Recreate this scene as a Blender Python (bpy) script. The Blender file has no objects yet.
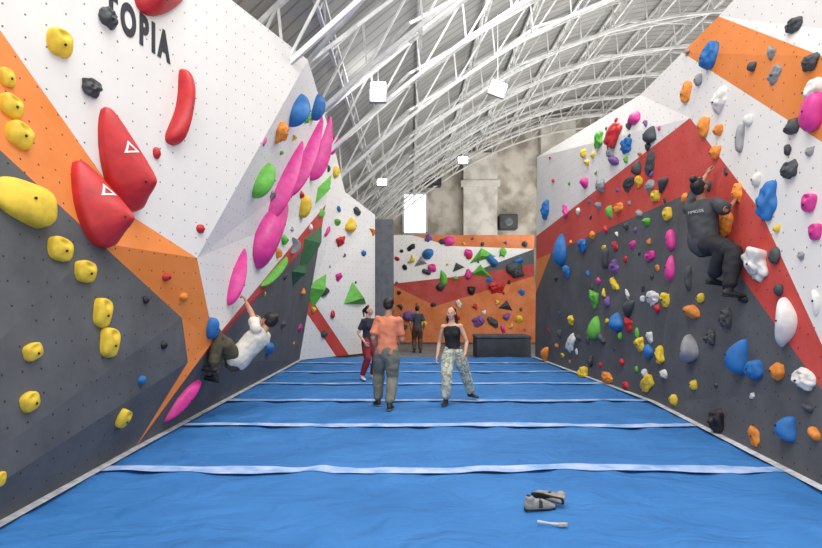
import bpy, bmesh, math, random
from mathutils import Vector, Matrix, noise
from mathutils.bvhtree import BVHTree
from mathutils.geometry import tessellate_polygon
V = Vector
C = bpy.context.scene.collection
random.seed(7)
FP, CX, CY, CH = 548.0, 409.0, 300.0, 1.7
def P3(px, py, Z): return V(((px-CX)/FP*Z, Z, CH-(py-CY)/FP*Z))
def PX(px, py, X): return P3(px, py, X*FP/(px-CX))
def lerp(a, b, t): return a+(b-a)*t

# ------------------------------------------------------------------ materials
def lin(c):
    r = []
    for v in c:
        v /= 255.0
        r.append(v/12.92 if v <= .04045 else ((v+.055)/1.055)**2.4)
    return (r[0], r[1], r[2], 1)
def newmat(name):
    m = bpy.data.materials.new(name); m.use_nodes = True
    nt = m.node_tree
    return m, nt, nt.nodes['Principled BSDF']
def mixc(nt, fac, a, b):
    n = nt.nodes.new('ShaderNodeMix'); n.data_type = 'RGBA'
    if hasattr(fac, 'links') or hasattr(fac, 'is_linked'): nt.links.new(fac, n.inputs[0])
    else: n.inputs[0].default_value = fac
    for s, v in ((6, a), (7, b)):
        if hasattr(v, 'is_linked'): nt.links.new(v, n.inputs[s])
        else: n.inputs[s].default_value = v
    return n.outputs[2]
def mat(name, rgb, rough=.5, noise_amt=.12, scale=6, metallic=0, bump=0, coord='Object', rgb2=None, p0=.35, p1=.6, det=5):
    m, nt, b = newmat(name)
    tc = nt.nodes.new('ShaderNodeTexCoord')
    nz = nt.nodes.new('ShaderNodeTexNoise'); nz.inputs['Scale'].default_value = scale; nz.inputs['Detail'].default_value = det
    nt.links.new(tc.outputs[coord], nz.inputs['Vector'])
    a = lin(rgb); k = 1-noise_amt
    d = lin(rgb2) if rgb2 else (a[0]*k*.8, a[1]*k*.8, a[2]*k*.8, 1)
    cr = nt.nodes.new('ShaderNodeValToRGB'); cr.color_ramp.elements[0].position = p0; cr.color_ramp.elements[1].position = p1
    cr.color_ramp.elements[0].color = d; cr.color_ramp.elements[1].color = a
    nt.links.new(nz.outputs['Fac'], cr.inputs[0])
    nt.links.new(cr.outputs[0], b.inputs['Base Color'])
    b.inputs['Roughness'].default_value = rough; b.inputs['Metallic'].default_value = metallic
    if bump:
        bp = nt.nodes.new('ShaderNodeBump'); bp.inputs['Strength'].default_value = bump; bp.inputs['Distance'].default_value = .02
        nt.links.new(nz.outputs['Fac'], bp.inputs['Height']); nt.links.new(bp.outputs[0], b.inputs['Normal'])
    return m
def emit(name, rgb, s):
    m, nt, b = newmat(name)
    b.inputs['Base Color'].default_value = lin(rgb)
    b.inputs['Emission Color'].default_value = lin(rgb); b.inputs['Emission Strength'].default_value = s
    return m
def wallmat(name, rgb, dot=(40, 40, 44), amt=.1):
    m, nt, b = newmat(name)
    tc = nt.nodes.new('ShaderNodeTexCoord')
    mu = nt.nodes.new('ShaderNodeVectorMath'); mu.operation = 'MULTIPLY'; mu.inputs[1].default_value = (5, 5, 0)
    fr = nt.nodes.new('ShaderNodeVectorMath'); fr.operation = 'FRACTION'
    sb = nt.nodes.new('ShaderNodeVectorMath'); sb.operation = 'SUBTRACT'; sb.inputs[1].default_value = (.5, .5, 0)
    ln = nt.nodes.new('ShaderNodeVectorMath'); ln.operation = 'LENGTH'
    lt = nt.nodes.new('ShaderNodeMath'); lt.operation = 'LESS_THAN'; lt.inputs[1].default_value = .05
    nt.links.new(tc.outputs['UV'], mu.inputs[0]); nt.links.new(mu.outputs[0], fr.inputs[0]); nt.links.new(fr.outputs[0], sb.inputs[0])
    nt.links.new(sb.outputs[0], ln.inputs[0]); nt.links.new(ln.outputs['Value'], lt.inputs[0])
    nz = nt.nodes.new('ShaderNodeTexNoise'); nz.inputs['Scale'].default_value = 1.3; nz.inputs['Detail'].default_value = 7; nz.inputs['Roughness'].default_value = .65
    nt.links.new(tc.outputs['UV'], nz.inputs['Vector'])
    cr = nt.nodes.new('ShaderNodeValToRGB'); cr.color_ramp.elements[0].position = .35; cr.color_ramp.elements[1].position = .7
    a = lin(rgb); lo = tuple(x*(1-amt) for x in a[:3])+(1,); hi = tuple(x+(1-x)*amt*.35 for x in a[:3])+(1,)
    cr.color_ramp.elements[0].color = lo; cr.color_ramp.elements[1].color = hi
    nt.links.new(nz.outputs['Fac'], cr.inputs[0])
    nt.links.new(mixc(nt, lt.outputs[0], cr.outputs[0], lin(dot)), b.inputs['Base Color'])
    b.inputs['Roughness'].default_value = .75
    return m
def camo(name, cols, scale=9):
    m, nt, b = newmat(name)
    tc = nt.nodes.new('ShaderNodeTexCoord'); nz = nt.nodes.new('ShaderNodeTexNoise'); nz.inputs['Scale'].default_value = scale; nz.inputs['Detail'].default_value = 3
    nt.links.new(tc.outputs['Object'], nz.inputs['Vector'])
    cr = nt.nodes.new('ShaderNodeValToRGB'); cr.color_ramp.interpolation = 'CONSTANT'
    pos = [0, .42, .5, .58]
    cr.color_ramp.elements[0].color = lin(cols[0]); cr.color_ramp.elements[1].position = pos[1]; cr.color_ramp.elements[1].color = lin(cols[1])
    for i in range(2, len(cols)):
        e = cr.color_ramp.elements.new(pos[i]); e.color = lin(cols[i])
    nt.links.new(nz.outputs['Fac'], cr.inputs[0]); nt.links.new(cr.outputs[0], b.inputs['Base Color']); b.inputs['Roughness'].default_value = .9
    return m

WM = {'white': wallmat('wall_white', (229, 226, 222), (104, 102, 100), .06), 'grey': wallmat('wall_grey', (80, 82, 85), (32, 32, 34), .12),
      'orange': wallmat('wall_orange', (228, 130, 50), (90, 50, 20)), 'red': wallmat('wall_red', (200, 62, 52), (90, 25, 22)),
      'ochre': wallmat('wall_dull_orange', (206, 112, 46), (90, 50, 20), .2), 'crimson': wallmat('wall_dull_red', (176, 52, 44), (80, 25, 22), .15)}
HC = {'yellow': (236, 200, 58), 'red': (198, 38, 44), 'pink': (218, 56, 148), 'green': (100, 182, 66), 'blue': (36, 112, 182),
      'charcoal': (66, 70, 74), 'white': (226, 224, 220), 'grey': (150, 152, 156), 'orange': (234, 142, 52), 'black': (30, 30, 33), 'purple': (126, 86, 154), 'dark green': (44, 100, 60)}
HM = {k: mat('hold_'+k.replace(' ', '_'), v, .48 if k in ('red', 'pink') else .58, .05, 7, bump=.25) for k, v in HC.items()}
bolt_m = mat('bolt_steel', (60, 60, 62), .35, .1, 30, .6)
white_paint = mat('white_paint', (245, 245, 245), .5, .03)

# ------------------------------------------------------------------ object helpers
def tag(o, label=None, cat=None, group=None, kind=None):
    if label: o['label'] = label
    if cat: o['category'] = cat
    if group: o['group'] = group
    if kind: o['kind'] = kind
    return o
def linkmesh(name, me, m, parent=None, smooth=True):
    o = bpy.data.objects.new(name, me); C.objects.link(o)
    if m: me.materials.append(m)
    if smooth: me.polygons.foreach_set('use_smooth', [True]*len(me.polygons))
    if parent:
        me.transform(Matrix.Translation(-parent.location)); o.parent = parent
    return o
def obj(name, bm, m, parent=None, smooth=True, recalc=True):
    if recalc: bmesh.ops.recalc_face_normals(bm, faces=bm.faces)
    me = bpy.data.meshes.new(name); bm.to_mesh(me); bm.free()
    return linkmesh(name, me, m, parent, smooth)
def empty(name, loc, label, cat, group=None):
    o = bpy.data.objects.new(name, None); C.objects.link(o); o.location = loc; o.empty_display_size = .1
    return tag(o, label, cat, group)
def struct(o): o['kind'] = 'structure'; return o
def bar(bm, p, q, r, r2=None, seg=4):
    p, q = V(p), V(q); d = (q-p)
    if d.length < 1e-6: return
    z = d.normalized(); ref = V((0, 0, 1)) if abs(z.z) < .9 else V((1, 0, 0))
    x = z.cross(ref).normalized(); y = z.cross(x)
    rs = []
    for c, rr in ((p, r), (q, r2 or r)):
        rs.append([bm.verts.new(c+x*math.cos(2*math.pi*(k+.5)/seg)*rr*1.2+y*math.sin(2*math.pi*(k+.5)/seg)*rr*1.2) for k in range(seg)])
    for k in range(seg): bm.faces.new((rs[0][k], rs[0][(k+1) % seg], rs[1][(k+1) % seg], rs[1][k]))
    bm.faces.new(rs[0][::-1]); bm.faces.new(rs[1])
def box(bm, lo, hi, bev=0):
    lo, hi = V(lo), V(hi)
    b2 = bmesh.new(); bmesh.ops.create_cube(b2, size=1, matrix=Matrix.Translation((lo+hi)/2) @ Matrix.Diagonal((*(hi-lo), 1)))
    if bev: bmesh.ops.bevel(b2, geom=b2.edges[:], offset=bev, segments=3, affect='EDGES', profile=.5)
    t = bpy.data.meshes.new('t'); b2.to_mesh(t); b2.free(); bm.from_mesh(t); bpy.data.meshes.remove(t)
def ell(bm, c, radii, axes=None, u=16, v=10):
    ax = axes or (V((1, 0, 0)), V((0, 1, 0)), V((0, 0, 1)))
    m = Matrix(((ax[0].x*radii[0], ax[1].x*radii[1], ax[2].x*radii[2], c.x), (ax[0].y*radii[0], ax[1].y*radii[1], ax[2].y*radii[2], c.y),
                (ax[0].z*radii[0], ax[1].z*radii[1], ax[2].z*radii[2], c.z), (0, 0, 0, 1)))
    bmesh.ops.create_uvsphere(bm, u_segments=u, v_segments=v, radius=1, matrix=m)
def tube(bm, pts, rads, ref=None, seg=12):
    pts = [V(p) for p in pts]; n = len(pts); rings = []
    rads = [(r, r) if not isinstance(r, tuple) else r for r in rads]
    P = [pts[0]-(pts[1]-pts[0]).normalized()*min(rads[0])*.5]+pts+[pts[-1]+(pts[-1]-pts[-2]).normalized()*min(rads[-1])*.5]
    Rr = [(rads[0][0]*.6, rads[0][1]*.6)]+rads+[(rads[-1][0]*.6, rads[-1][1]*.6)]
    for i in range(len(P)):
        t = (P[min(i+1, len(P)-1)]-P[max(i-1, 0)]).normalized()
        rf = ref or (V((0, 0, 1)) if abs(t.z) < .8 else V((0, 1, 0)))
        a = rf-t*rf.dot(t)
        if a.length < 1e-4: a = t.orthogonal()
        a.normalize(); b = t.cross(a)
        rings.append([bm.verts.new(P[i]+a*math.cos(2*math.pi*k/seg)*Rr[i][0]+b*math.sin(2*math.pi*k/seg)*Rr[i][1]) for k in range(seg)])
    for i in range(len(rings)-1):
        for k in range(seg): bm.faces.new((rings[i][k], rings[i][(k+1) % seg], rings[i+1][(k+1) % seg], rings[i+1][k]))
    bm.faces.new(rings[0][::-1]); bm.faces.new(rings[-1])
def fused(bm, vox, sm):
    bmesh.ops.recalc_face_normals(bm, faces=bm.faces)
    me = bpy.data.meshes.new('t'); bm.to_mesh(me); bm.free()
    o = bpy.data.objects.new('t', me); C.objects.link(o)
    r = o.modifiers.new('r', 'REMESH'); r.mode = 'VOXEL'; r.voxel_size = vox
    s = o.modifiers.new('s', 'SMOOTH'); s.factor = .5; s.iterations = sm
    dg = bpy.context.evaluated_depsgraph_get()
    m2 = bpy.data.meshes.new_from_object(o.evaluated_get(dg))
    bpy.data.objects.remove(o); bpy.data.meshes.remove(me)
    return m2
def folds(me, kz, a1=.010, a2=.005):
    nrm = [v.normal.copy() for v in me.vertices]; out = []
    for v, n in zip(me.vertices, nrm):
        q = v.co*7; c = v.co+n*(a1*noise.noise(V((q.x, q.y, q.z*kz)))+a2*noise.noise(q*2.1)); out += [c.x, c.y, c.z]
    me.vertices.foreach_set('co', out); me.update()
ORD = ['zeroth', 'first', 'second', 'third', 'fourth', 'fifth', 'sixth', 'seventh', 'eighth', 'ninth', 'tenth', 'eleventh', 'twelfth', 'thirteenth', 'fourteenth', 'fifteenth', 'sixteenth', 'seventeenth', 'eighteenth', 'nineteenth', 'twentieth', 'twenty-first', 'twenty-second', 'twenty-third', 'twenty-fourth', 'twenty-fifth', 'twenty-sixth']
NUM = ['zero', 'one', 'two', 'three', 'four', 'five', 'six', 'seven', 'eight', 'nine', 'ten', 'eleven', 'twelve', 'thirteen', 'fourteen', 'fifteen', 'sixteen', 'seventeen', 'eighteen', 'nineteen', 'twenty', 'twenty-one', 'twenty-two', 'twenty-three', 'twenty-four', 'twenty-five', 'twenty-six']

# ------------------------------------------------------------------ walls
TV, TF, TR = [], [], []      # all climbing-wall triangles for ray casting
def paint_wall(name, polys):
    verts, faces, mats, uvs = [], [], [], []
    order = []
    for region, col, pts in polys:
        for tri in ([(0, 1, 2)] if len(pts) == 3 else tessellate_polygon([pts])):
            a, b, c = [pts[i] for i in tri]
            n = (b-a).cross(c-a)
            if n.length < 1e-7: continue
            n.normalize()
            if n.dot(V((0, 0, 1.7))-a) < 0: b, c = c, b; n = -n
            u = V((0, 0, 1)).cross(n)
            u = u.normalized() if u.length > 1e-3 else V((1, 0, 0)); v = n.cross(u)
            i0 = len(verts); verts += [a, b, c]; faces.append((i0, i0+1, i0+2))
            if col not in order: order.append(col)
            mats.append(order.index(col)); uvs += [(p.dot(u), p.dot(v)) for p in (a, b, c)]
            j0 = len(TV); TV.extend([a, b, c]); TF.append((j0, j0+1, j0+2)); TR.append((region, col))
    me = bpy.data.meshes.new(name); me.from_pydata(verts, [], faces)
    for k in order: me.materials.append(WM[k])
    me.polygons.foreach_set('material_index', mats)
    ul = me.uv_layers.new(name='UVMap')
    for i, uv in enumerate(uvs): ul.data[i].uv = uv
    o = bpy.data.objects.new(name, me); C.objects.link(o); struct(o)
    return o
def wplane(px, py):   # vertical plane of the white prow panel
    k = (px-CX)/FP; Z = (-2.74-.366*7.11)/(k-.366); return P3(px, py, Z)
F0, R0, F2 = V((-3.1, 2, 0)), V((-3.15, 6.3, 0)), V((-3.1, 15.5, 0))
R1, R2, R3 = PX(214, 340, -2.75), wplane(197, 258), V((-1.79, 9.7, 5.95))
O0, O1, O2 = V((-4.24, 3.0, 5.9)), wplane(0, 30), wplane(130, 215)
G0, G1, G2, G3, Gb = V((-3.6, 2.5, 4.3)), PX(0, 150, -3.35), PX(100, 243, -3.1), PX(182, 318, -2.9), PX(188, 362, -2.9)
T2 = P3(335, 150, 15.5); E1, E2 = lerp(F2, T2, .74), lerp(F2, T2, .62); Rm = lerp(R0, R1, .75)
H1, H1t, Jt = V((-1.11, 17.9, 0)), V((-1.11, 17.9, 4.48)), P3(345, 192, 16.5)
NL, OL, CW = 'near left wall', 'overhanging left wall', 'white corner wall'
paint_wall('wall_left', [
    (NL, 'white', [O0, O1, O2, R2, R3]),
    (NL, 'orange', [O0, O1, G1, G0]), (NL, 'orange', [O1, O2, G2, G1]), (NL, 'orange', [O2, R2, G3, G2]), (NL, 'orange', [R2, R1, Gb, G3]), (NL, 'orange', [R1, R0, Gb]),
    (NL, 'grey', [F0, R0, Gb, G3]), (NL, 'grey', [F0, G3, G2]), (NL, 'grey', [F0, G2, G1]), (NL, 'grey', [F0, G1, G0]),
    (OL, 'white', [R2, R3, T2]), (OL, 'white', [R2, T2, E1, R1]), (OL, 'red', [R1, E1, E2, Rm]), (OL, 'grey', [Rm, E2, F2, R0])])
c1, c2 = lerp(F2, T2, .30), lerp(F2, T2, .22); d1, d2 = lerp(F2, H1, .62), lerp(F2, H1, .45)
paint_wall('wall_left_end', [(CW, 'white', [c1, T2, Jt, H1t, H1, d1]), (CW, 'red', [c1, d1, d2, c2]), (CW, 'white', [c2, d2, F2])])
LR, NR, BW = 'long right wall', 'near right wall', 'back wall'
A0, B0, M3 = V((3.75, 16.3, 0)), V((4.1, 9.1, 0)), V((3.65, 3.8, 0))
T1r, T2r, T3r, T4r = V((3.81, 16.3, 5.95)), PX(640, 95, 4.36), PX(735, 0, 4.42), V((4.2, 3, 6))
Pk = PX(690, 118, 4.30); K1 = lerp(Pk, B0, .26)
Q1, Q2, Q3 = [lerp(A0, T1r, h/5.95) for h in (3.6, 2.9, 1.9)]
Mq = lerp(Q2, K1, .18)
N1, N2, N3 = PX(760, 210, 4.08), PX(822, 345, 3.91), V((3.66, 3.5, .3))
M1, M2 = PX(735, 268, 4.05), PX(822, 390, 3.87)
U2, U1 = lerp(T2r, T3r, .53), lerp(T2r, T3r, .87)
U3, U4 = PX(822, 56, 4.12), PX(822, 142, 4.07); U3b, U4b = V((4.05, 4, 3.55)), V((4.0, 4, 2.68))
paint_wall('wall_right', [
    (LR, 'white', [Pk, T2r, T1r]), (LR, 'white', [Pk, T1r, Q1]), (LR, 'red', [Pk, Q1, Q2]), (LR, 'red', [Pk, Q2, Mq, K1]), (LR, 'orange', [Q2, Q3, Mq]), (LR, 'grey', [K1, Mq, Q3]), (LR, 'grey', [K1, Q3, A0, B0]),
    (NR, 'white', [U1, T3r, T4r]), (NR, 'white', [U1, T4r, U3b]), (NR, 'white', [U1, U3b, U3]), (NR, 'orange', [U2, U1, U3]), (NR, 'orange', [U2, U3, U4]), (NR, 'orange', [U3, U3b, U4b]), (NR, 'orange', [U3, U4b, U4]),
    (NR, 'white', [Pk, T2r, U2]), (NR, 'white', [Pk, U2, U4]), (NR, 'white', [Pk, U4, N1]), (NR, 'white', [N1, U4, N2]), (NR, 'white', [U4, U4b, N3]), (NR, 'white', [U4, N3, N2]),
    (NR, 'red', [Pk, N1, M1]), (NR, 'red', [Pk, M1, K1]), (NR, 'red', [N1, N2, M2]), (NR, 'red', [N1, M2, M1]), (NR, 'red', [N2, N3, M3]), (NR, 'red', [N2, M3, M2]), (NR, 'grey', [K1, M1, B0]), (NR, 'grey', [M1, M2, B0]), (NR, 'grey', [M2, M3, B0])])
pb = lambda x, y: P3(x, y, 22)
fl = lambda x: V(((x-CX)/FP*22, 22, 0))
paint_wall('wall_back_climbing', [
    (BW, 'ochre', [pb(412, 235), pb(534, 235), pb(534, 249), pb(450, 246)]), (BW, 'white', [pb(390, 235), pb(412, 235), pb(450, 246)]), (BW, 'white', [pb(390, 235), pb(450, 246), pb(462, 276)]), (BW, 'white', [pb(390, 235), pb(462, 276), pb(390, 284)]),
    (BW, 'white', [pb(450, 246), pb(534, 249), pb(462, 276)]), (BW, 'grey', [pb(534, 249), pb(534, 264), pb(462, 276)]),
    (BW, 'crimson', [pb(390, 284), pb(462, 276), pb(436, 306)]), (BW, 'crimson', [pb(462, 276), pb(534, 264), pb(534, 276)]), (BW, 'crimson', [pb(462, 276), pb(534, 276), pb(436, 306)]),
    (BW, 'ochre', [pb(390, 284), pb(436, 306), fl(385)]), (BW, 'ochre', [pb(436, 306), pb(534, 276), fl(542)]), (BW, 'ochre', [pb(436, 306), fl(542), fl(385)])])
BVH = BVHTree.FromPolygons(TV, TF)
CAM = V((0, 0, CH))
def hit(px, py):
    d = P3(px, py, 10)-CAM
    l, n, i, dist = BVH.ray_cast(CAM, d.normalized())
    if l is None: return None
    if n.dot(d) > 0: n = -n
    return l, n.normalized(), TR[i]
b = bmesh.new(); box(b, (-1.13, 17.95, 0), (-.52, 18.7, 4.35), .02); struct(obj('wall_pillar', b, mat('pillar_grey', (98, 101, 108), .7, .08), smooth=False))

# ------------------------------------------------------------------ floor
def fabric():
    m, nt, b = newmat('blue_mat')
    tc = nt.nodes.new('ShaderNodeTexCoord')
    mp = nt.nodes.new('ShaderNodeMapping'); mp.inputs['Scale'].default_value = (.8, 1.2, 1); nt.links.new(tc.outputs['Object'], mp.inputs[0])
    n1 = nt.nodes.new('ShaderNodeTexNoise'); n1.inputs['Scale'].default_value = 1.8; n1.inputs['Detail'].default_value = 3; n1.inputs['Distortion'].default_value = .7
    n2 = nt.nodes.new('ShaderNodeTexNoise'); n2.inputs['Scale'].default_value = 1.0; n2.inputs['Detail'].default_value = 4
    for n in (n1, n2): nt.links.new(mp.outputs[0], n.inputs['Vector'])
    cr = nt.nodes.new('ShaderNodeValToRGB'); cr.color_ramp.elements[0].position = .3; cr.color_ramp.elements[1].position = .75
    cr.color_ramp.elements[0].color = lin((36, 106, 172)); cr.color_ramp.elements[1].color = lin((52, 122, 190))
    nt.links.new(n2.outputs['Fac'], cr.inputs[0]); nt.links.new(cr.outputs[0], b.inputs['Base Color'])
    bp = nt.nodes.new('ShaderNodeBump'); bp.inputs['Strength'].default_value = 1; bp.inputs['Distance'].default_value = .14
    nt.links.new(n1.outputs['Fac'], bp.inputs['Height']); nt.links.new(bp.outputs[0], b.inputs['Normal'])
    b.inputs['Roughness'].default_value = .75
    return m
SEAMS = (5.51, 7.45, 9.3, 11.15, 13.0, 14.8)
def floor_z(x, y):   # loose cover: shallow folds, gathered near the seams
    f = noise.noise(V((x*.9, y*1.6, 3)))*.5+noise.noise(V((x*2.2+y*.8, y*2.0-x*.6, 8)))*.35
    cre = 1-abs(noise.noise(V((x*.8+.6*y, y*.9-x*.5, 20))))*2
    cre2 = 1-abs(noise.noise(V((x*1.3-.9*y, y*.8+x*.4, 40))))*2
    g = min(abs(y-s) for s in SEAMS); ga = math.exp(-(g/.5)**2)*noise.noise(V((x*3.5, y*.8, 31)))
    return -.026+.022*f+.044*max(0, cre-.6)+.040*max(0, cre2-.66)+.026*ga
SX = lambda y: 3.5+.15*(y-1.2)/2.6 if y < 3.8 else (3.65+.45*(y-3.8)/5.3 if y < 9.1 else 4.1-.35*(y-9.1)/7.2)
b = bmesh.new(); NX, NY = 160, 280; rows = []
for j in range(NY+1):
    y = 1.2+15.2*(j/NY)**1.25; x1 = SX(y)
    rows.append([b.verts.new((lerp(-3.12, x1, i/NX), y, floor_z(lerp(-3.12, x1, i/NX), y) if 0 < i < NX else 0)) for i in range(NX+1)])
for j in range(NY):
    for i in range(NX): b.faces.new((rows[j][i], rows[j][i+1], rows[j+1][i+1], rows[j+1][i]))
struct(obj('floor', b, fabric(), smooth=True, recalc=False))
b = bmesh.new(); b.faces.new([b.verts.new(p) for p in ((-9, 1, -.09), (24, 1, -.09), (24, 34, -.09), (-9, 34, -.09))])
struct(obj('floor_concrete', b, mat('concrete_floor', (122, 122, 123), .8, .15, 2), smooth=False, recalc=False))
strip_m = mat('seam_tape', (182, 198, 232), .85, .3, 4, rgb2=(108, 156, 212), p0=.32, p1=.62); strip_f = mat('seam_tape_far', (162, 186, 224), .85, .3, 4, rgb2=(92, 144, 206), p0=.34, p1=.62); edge_m = mat('edge_tape', (204, 206, 212), .8, .2, 8)  # strip_f: dimmer, bluer tape colour for the farther seams
tn = 0
for i, Y in enumerate(SEAMS):
    b = bmesh.new(); prev = None; N = 120; x0 = -3.06; x1 = SX(Y)-.08; wk_ = .095 if i < 2 else .085
    for k in range(N+1):
        x = lerp(x0, x1, k/N); dy = .12*noise.noise(V((x*.7, Y*3, 0)))+.04*noise.noise(V((x*3, Y, 5))); w = wk_*(1+.55*noise.noise(V((x*2.5, Y, 9))))
        zz_ = [max(floor_z(x, Y+dy+o_), -.002)+.006 for o_ in (-w, -w*.4, w*.4, w)]
        cur = [b.verts.new((x, Y+dy+o_, z_)) for o_, z_ in zip((-w, -w*.4, w*.4, w), zz_)]
        if prev:
            for q in range(3): b.faces.new((prev[q], cur[q], cur[q+1], prev[q+1]))
        prev = cur
    tn += 1; struct(obj('trim_%d' % tn, b, strip_m if i < 2 else strip_f))
for pts, s in (([F0, R0, F2], 1), ([M3, B0, A0], -1)):
    b = bmesh.new(); prev = None
    for p in pts:
        cur = (b.verts.new(p+V((0, 0, .02))), b.verts.new(p+V((s*.09, 0, .014))))
        if prev: b.faces.new((prev[0], prev[1], cur[1], cur[0]))
        prev = cur
    tn += 1; struct(obj('trim_%d' % tn, b, edge_m))

# ------------------------------------------------------------------ hall: roof, trusses, back wall
RH = lambda X: 13.5-.033*(X-12)**2
roof_m, nt, bs = newmat('roof_boards')
tc = nt.nodes.new('ShaderNodeTexCoord'); wv = nt.nodes.new('ShaderNodeTexWave'); wv.bands_direction = 'Y'; wv.inputs['Scale'].default_value = .8; wv.inputs['Distortion'].default_value = .2
nt.links.new(tc.outputs['Object'], wv.inputs['Vector'])
nz = nt.nodes.new('ShaderNodeTexNoise'); nz.inputs['Scale'].default_value = .7; nz.inputs['Detail'].default_value = 6; nt.links.new(tc.outputs['Object'], nz.inputs['Vector'])
c_a = mixc(nt, nz.outputs['Fac'], lin((142, 142, 140)), lin((178, 176, 171)))
cr = nt.nodes.new('ShaderNodeValToRGB'); cr.color_ramp.elements[0].position = .02; cr.color_ramp.elements[1].position = .12; cr.color_ramp.elements[0].color = (.6, .6, .6, 1); cr.color_ramp.elements[1].color = (0, 0, 0, 1)
nt.links.new(wv.outputs['Fac'], cr.inputs[0])
nt.links.new(mixc(nt, cr.outputs[0], c_a, lin((104, 104, 103))), bs.inputs['Base Color']); bs.inputs['Roughness'].default_value = .9
b = bmesh.new(); prev = None
for k in range(43):
    X = -9+k; cur = (b.verts.new((X, 8, RH(X))), b.verts.new((X, 34.2, RH(X))))
    if prev: b.faces.new((prev[0], cur[0], cur[1], prev[1]))
    prev = cur
struct(obj('ceiling', b, roof_m, recalc=False))
steel = mat('white_steel', (232, 232, 229), .5, .06, 3)
TZ = (9.2, 11.8, 14.4, 17.2, 20, 22.8, 25.6, 28.4, 31.2, 33.4)
Xs = [-7+k*1.2 for k in range(23)]
for i, Z in enumerate(TZ):
    t = empty('roof_truss', (-7, Z, RH(-7)), 'white steel arched roof truss, %s from the camera of ten' % (ORD[i+1] if i else 'nearest'), 'roof truss', 'arched roof trusses')
    dp = 1.25
    top = [V((x, Z, RH(x)-.2)) for x in Xs]; low = [V((x+.1, Z, RH(x)-dp)) for x in Xs]
    for nm, pts in (('top_chord', top), ('bottom_chord', low)):
        b = bmesh.new()
        for p, q in zip(pts, pts[1:]): bar(b, p, q, .05)
        obj(nm, b, steel, t, False)
    b = bmesh.new()
    for k in range(len(Xs)-1):
        bar(b, top[k], low[k], .026); bar(b, low[k], top[k+1], .026)
    obj('web', b, steel, t, False)
pxs = [-5.4+1.9*k for k in range(12)]
for i, X in enumerate(pxs):
    b = bmesh.new(); bar(b, (X, 8.2, RH(X)-.12), (X, 34, RH(X)-.12), .055); bar(b, (X, 8.2, RH(X)-.6), (X, 34, RH(X)-.6), .04)
    for k in range(26):
        y = 8.2+k; bar(b, (X, y, RH(X)-.12), (X, y+.5, RH(X)-.6), .018); bar(b, (X, y+.5, RH(X)-.6), (X, y+1, RH(X)-.12), .018)
    tag(obj('roof_purlin', b, steel, None, False), 'white lattice roof purlin running lengthwise, %s from left of twelve' % ORD[i+1], 'purlin', 'lengthwise roof purlins')
for i in range(len(TZ)-1):
    for j, X in enumerate((-4, 0, 4, 8)):
        b = bmesh.new(); X2 = X+4
        bar(b, (X, TZ[i], RH(X)-1.1), (X2, TZ[i+1], RH(X2)-.3), .04); bar(b, (X2, TZ[i], RH(X2)-1.1), (X, TZ[i+1], RH(X)-.3), .04)
        tag(obj('roof_brace', b, steel, None, False), 'white crossed roof brace, %s from left behind the %s truss' % (ORD[j+1], ORD[i+1] if i else 'nearest'), 'brace', 'crossed roof braces')
conc = mat('old_concrete', (204, 197, 184), .9, .25, .9, rgb2=(150, 141, 129), p0=.38, p1=.58, det=12, bump=.6)
conc2 = mat('pale_concrete', (212, 207, 198), .9, .2, 1.4, rgb2=(176, 169, 159), det=12, bump=.4)
b = bmesh.new(); prev = None
for k in range(43):
    X = -9+k; cur = (b.verts.new((X, 34, -.09)), b.verts.new((X, 34, max(RH(X), 0))))
    if prev: b.faces.new((prev[0], cur[0], cur[1], prev[1]))
    prev = cur
struct(obj('wall_back', b, conc, None, False, False))
for i, (x0, x1) in enumerate(((463, 497), (540, 575), (344, 374))):
    a, c = P3(x0, 0, 33.6).x, P3(x1, 0, 33.6).x
    b = bmesh.new(); box(b, (a, 33.4, 0), (c, 34, min(RH(a), RH(c))-.3), .04)
    if i < 2: box(b, (a-.15, 33.3, 8.6), (c+.15, 34, 9.0), .03)
    struct(obj('trim_column_%d' % (i+1), b, conc2, None, False))
wf = empty('window_1', (.37, 33.95, 5.9), None, None); wf['kind'] = 'structure'
b = bmesh.new()
for (x0, x1, z0, z1) in ((-.4, -.28, 5.8, 8.3), (1.02, 1.14, 5.8, 8.3), (-.4, 1.14, 5.75, 5.88), (-.4, 1.14, 8.2, 8.35), (.35, .39, 5.8, 8.3)):
    box(b, (x0, 33.8, z0), (x1, 33.97, z1))
obj('window_frame', b, mat('window_frame_m', (215, 216, 216), .5, .05), wf, False)
b = bmesh.new(); box(b, (-.3, 33.9, 5.85), (1.05, 33.96, 8.25)); obj('window_pane', b, emit('daylight_pane', (240, 248, 255), 4.0), wf, False)
dark = mat('dark_plastic', (48, 50, 54), .5, .1)
for (px, py, w, h, lab) in ((434, 181, .9, .6, 'small black loudspeaker high on the hall wall above the bright window'), (508, 222, 1.1, .9, 'dark square fan box on the stained hall wall beside pale pillar')):
    c = P3(px, py, 33.4); t = empty('wall_speaker' if w < 1 else 'fan_box', c, lab, 'speaker' if w < 1 else 'fan')
    b = bmesh.new(); box(b, c-V((w/2, .3, h/2)), c+V((w/2, .6, h/2)), .05); obj('housing', b, dark, t, False)
    b = bmesh.new()
    bmesh.ops.create_cone(b, cap_ends=True, segments=20, radius1=h*.36, radius2=h*.2, depth=.06, matrix=Matrix.Translation(c-V((0, .31, 0))) @ Matrix.Rotation(math.pi/2, 4, 'X'))
    obj('grille', b, mat('grille_m', (90, 92, 96), .4, .1), t, False)
lampm = emit('lamp_glow', (255, 255, 252), 22)
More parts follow.
